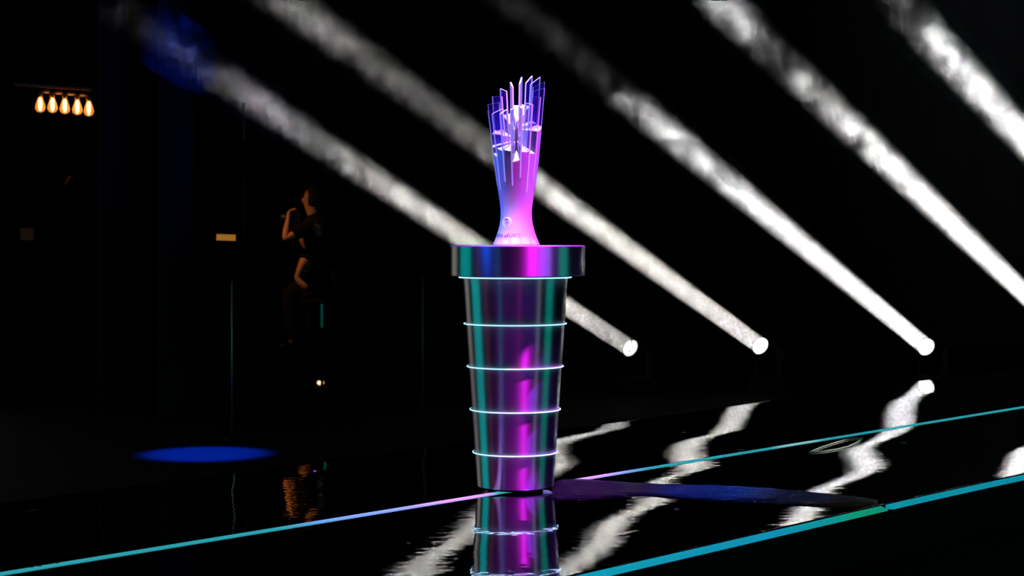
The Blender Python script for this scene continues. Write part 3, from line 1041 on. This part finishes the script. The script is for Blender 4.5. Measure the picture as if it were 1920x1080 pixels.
# ------------------------------------------------------------------ person with a camera, sitting with one leg drawn up
M_skin = mat('skin', (0.55, 0.27, 0.17), 0.55, 0, 0.4)
M_hair = mat('dark_hair', (0.012, 0.009, 0.007), 0.6, 0, 0.3)
M_shirt = mat('black_shirt', (0.007, 0.006, 0.006), 0.9, 0, 0.1)
M_cam = mat('camera_black', (0.012, 0.012, 0.012), 0.4, 0, 0.4)
DP = 17.0
org = at(585, 440, DP); org.z = ZL
person = empty('person', org, 'person in black clothes sitting and holding a camera up to the face', 'person')


def pp(px, py, dy=0.0):
    return at(px, py, DP + dy) - org


def skin_mesh(name, chains, m, parent, sub=2):
    """chains: list of [(pos, radius), ...]; first vertex of later chains may reuse ('v', index)"""
    vs, es, rad = [], [], []
    for ch in chains:
        last = None
        for it in ch:
            if it[0] == 'v':
                idx = it[1]
            else:
                idx = len(vs); vs.append(tuple(it[0])); rad.append(it[1])
            if last is not None: es.append((last, idx))
            last = idx
    me = bpy.data.meshes.new(name); me.from_pydata(vs, es, []); me.materials.append(m)
    o = bpy.data.objects.new(name, me); COL.objects.link(o); o.parent = parent
    md = o.modifiers.new('skin', 'SKIN')
    if not me.skin_vertices: pass
    for i, r in enumerate(rad):
        rr = r if isinstance(r, tuple) else (r, r)
        me.skin_vertices[0].data[i].radius = rr
    me.skin_vertices[0].data[0].use_root = True
    md.use_smooth_shade = True
    sb_ = o.modifiers.new('sub', 'SUBSURF'); sb_.levels = sub; sb_.render_levels = sub
    return o


def with_skin(me):
    return me


hip = pp(600, 528); waist = pp(602, 500); chest = pp(598, 450); neck0 = pp(590, 408); neck1 = pp(584, 398)
shR = pp(578, 424, -0.17); elR = pp(533, 450, -0.32); wrR = pp(540, 411, -0.22)
shL = pp(600, 428, 0.17); elL = pp(575, 468, 0.02); wrL = pp(556, 428, -0.03)
hpR = pp(598, 530, -0.12); knR = pp(572, 484, -0.35); anR = pp(556, 521, -0.42); toR = pp(576, 541, -0.52)
hpL = pp(600, 532, 0.12); knL = pp(540, 545, 0.05); anL = pp(548, 640, 0.05); toL = pp(522, 652, 0.0)
head_c = pp(583, 372)


def build_person():
    bpy_mesh = bpy.data.meshes.new('body')
    V, E_, Rr = [], [], []

    def add(p, r, link=None):
        V.append(tuple(p)); Rr.append(r if isinstance(r, tuple) else (r, r)); i = len(V) - 1
        if link is not None: E_.append((link, i))
        return i
    h = add(hip, (0.13, 0.11)); w0 = add(waist, (0.12, 0.095), h); c = add(chest, (0.14, 0.11), w0)
    nb = add(neck0, 0.055, c); nu = add(neck1, 0.05, nb)
    # head: chin, mid, crown
    add(head_c + Vector((-0.01, 0, -0.03)), (0.056, 0.066), nu); add(head_c + Vector((0.01, 0, 0.045)), (0.066, 0.074), len(V) - 1); add(head_c + Vector((0.018, 0, 0.095)), (0.045, 0.05), len(V) - 1)
    face = len(V) - 3
    add(head_c + Vector((-0.088, 0, -0.012)), 0.012, face)      # nose
    for sh, el, wr, sg in ((shR, elR, wrR, -1), (shL, elL, wrL, 1)):
        s_ = add(sh, 0.06, c); e_ = add(el, 0.034, s_); m_ = add((el + wr) / 2, 0.030, e_); w_ = add(wr, 0.020, m_)
        d = (wr - el).normalized()
        grip = Vector((0.42 if sg < 0 else -0.2, 0, 0.9 if sg < 0 else 0.5)).normalized()
        palm = add(wr + d * 0.045, (0.036, 0.020), w_)
        k = wr + d * 0.075
        lat = Vector((0, 1, 0))
        fwd = Vector((0.85, 0.1, 0.1)) if sg < 0 else Vector((-0.75, -0.2, 0.35))
        for fi, ln in enumerate((0.062, 0.072, 0.068, 0.052)):
            o_ = lat * (0.030 - 0.020 * fi)
            a_ = add(k + o_ * 0.9, 0.0095, palm)
            b_ = add(k + o_ + (d * 0.5 + fwd * 0.6).normalized() * ln * 0.5, 0.0088, a_)
            add(k + o_ + (d * 0.5 + fwd * 0.6).normalized() * ln * 0.5 + fwd.normalized() * ln * 0.5, 0.008, b_)
        t_ = add(wr + d * 0.03 + lat * 0.034, 0.011, palm)
        add(wr + d * 0.055 + lat * 0.045 + fwd * 0.035, 0.010, t_)
    for hp, kn, an, to in ((hpR, knR, anR, toR), (hpL, knL, anL, toL)):
        p_ = add(hp, 0.095, h); t_ = add((hp + kn) / 2, 0.080, p_); k_ = add(kn, 0.058, t_)
        m_ = add(kn.lerp(an, 0.35), 0.040, k_); a_ = add(an, 0.026, m_)
        f_ = add(an.lerp(to, 0.35) + Vector((0, 0, -0.01)), (0.030, 0.028), a_); add(to, (0.034, 0.015), f_)
    bpy_mesh.from_pydata(V, E_, [])
    bpy_mesh.materials.append(M_skin)
    o = bpy.data.objects.new('body', bpy_mesh); COL.objects.link(o); o.parent = person
    md = o.modifiers.new('skin', 'SKIN'); md.use_smooth_shade = True
    for i, r in enumerate(Rr):
        bpy_mesh.skin_vertices[0].data[i].radius = r
    bpy_mesh.skin_vertices[0].data[0].use_root = True
    s_ = o.modifiers.new('sub', 'SUBSURF'); s_.levels = 2; s_.render_levels = 2
    return o


build_person()


def garment(name, chains, m):
    V, E_, Rr = [], [], []
    idx = {}
    for ch in chains:
        last = None
        for p_, r in ch:
            key = tuple(round(x, 4) for x in p_)
            if key not in idx:
                idx[key] = len(V); V.append(tuple(p_)); Rr.append(r if isinstance(r, tuple) else (r, r))
            i = idx[key]
            if last is not None and last != i: E_.append((last, i))
            last = i
    me = bpy.data.meshes.new(name); me.from_pydata(V, E_, []); me.materials.append(m)
    o = bpy.data.objects.new(name, me); COL.objects.link(o); o.parent = person
    md = o.modifiers.new('skin', 'SKIN'); md.use_smooth_shade = True
    for i, r in enumerate(Rr): me.skin_vertices[0].data[i].radius = r
    me.skin_vertices[0].data[0].use_root = True
    s_ = o.modifiers.new('sub', 'SUBSURF'); s_.levels = 2; s_.render_levels = 2
    return o


garment('shirt', [[(hip, (0.145, 0.125)), (waist, (0.14, 0.115)), (chest, (0.16, 0.13)), (neck0 + Vector((0.005, 0, -0.01)), 0.075), (neck1, 0.066)],
                  [(chest, (0.16, 0.13)), (shR, 0.078), (shR.lerp(elR, 0.72), 0.066)], [(chest, (0.16, 0.13)), (shL, 0.078), (shL.lerp(elL, 0.72), 0.066)]], M_shirt)
garment('trousers', [[(hip + Vector((0, 0, -0.01)), (0.15, 0.13)), (hpR, 0.112), ((hpR + knR) / 2, 0.095), (knR, 0.075), (knR.lerp(anR, 0.12), 0.07)],
                     [(hip + Vector((0, 0, -0.01)), (0.15, 0.13)), (hpL, 0.112), ((hpL + knL) / 2, 0.095), (knL, 0.075), (knL.lerp(anL, 0.5), 0.068), (anL, 0.058)]], M_shirt)
garment('shoe', [[(anL + Vector((0, 0, -0.02)), 0.05), (anL.lerp(toL, 0.4) + Vector((0, 0, -0.02)), (0.048, 0.04)), (toL + Vector((-0.02, 0, -0.01)), (0.048, 0.03))]], M_shirt)
bm = bmesh.new()
bmesh.ops.create_icosphere(bm, subdivisions=3, radius=1)
for v in bm.verts:
    c = v.co.copy()
    r = 1 + 0.05 * math.sin(9 * c.z + 5 * c.x)
    v.co = Vector((c.x * 0.092 + 0.022, c.y * 0.096, c.z * 0.125 + 0.022)) * 1.0
    if c.x < -0.45 and c.z < 0.45:
        v.co.x = -0.012 + 0.01 * c.z
    v.co *= r; v.co += head_c
bm_obj('hair', bm, M_hair, person, True)
for sg in (-1, 1):
    bm = bmesh.new(); bmesh.ops.create_uvsphere(bm, u_segments=12, v_segments=8, radius=0.011)
    bmesh.ops.translate(bm, vec=head_c + Vector((-0.070, 0.030 * sg, 0.022)), verts=bm.verts)
    bm_obj('eye', bm, M_cam, person, True)
# camera held in both hands
camc = pp(554, 409, -0.1)
cm = empty('photo_camera', org + camc, 'black camera held to the face by the sitting person', 'camera')
bm = bmesh.new(); add_box(bm, (0.01, 0, 0.0), (0.065, 0.135, 0.095), None, 0.01); add_box(bm, (0.0, 0, 0.058), (0.05, 0.05, 0.03), None, 0.008); bm_obj('body', bm, M_cam, cm)
bm = bmesh.new(); add_lathe(bm, [(0.034, 0.02), (0.036, 0.05), (0.039, 0.09), (0.039, 0.135), (0.034, 0.135), (0.033, 0.12), (0.01, 0.118)], 32, Matrix.Rotation(-PI / 2, 4, 'Y')); bm_obj('lens', bm, M_cam, cm, True)
# stool under the person
P = org + hip
st = empty('stool', (P.x + 0.0, P.y, ZL), 'dark tall stool under the person with the camera', 'stool')
zs_ = hip.z - 0.15
bm = bmesh.new(); add_lathe(bm, [(0.16, zs_ - 0.05), (0.185, zs_ - 0.04), (0.185, zs_ - 0.012), (0.15, zs_)], 32); bm_obj('seat', bm, M_case, st, True)
for k in range(4):
    a = PI / 4 + k * PI / 2
    bm = bmesh.new(); add_tube(bm, [(0.21 * math.cos(a), 0.21 * math.sin(a), 0.0), (0.13 * math.cos(a), 0.13 * math.sin(a), zs_ - 0.045)], 0.012, 8); bm_obj('leg', bm, M_black, st, True)
bm = bmesh.new(); add_tube(bm, [(0.185 * math.cos(2 * PI * i / 24), 0.185 * math.sin(2 * PI * i / 24), 0.25) for i in range(24)], 0.008, 8, closed=True); bm_obj('footrest', bm, M_black, st, True)
spot('warm_bar_lamp', org + Vector((-1.6, -1.5, 3.4)), org + Vector((-0.15, -0.1, 1.1)), (1.0, 0.40, 0.09), 130, 22, 0.8, 0.06)
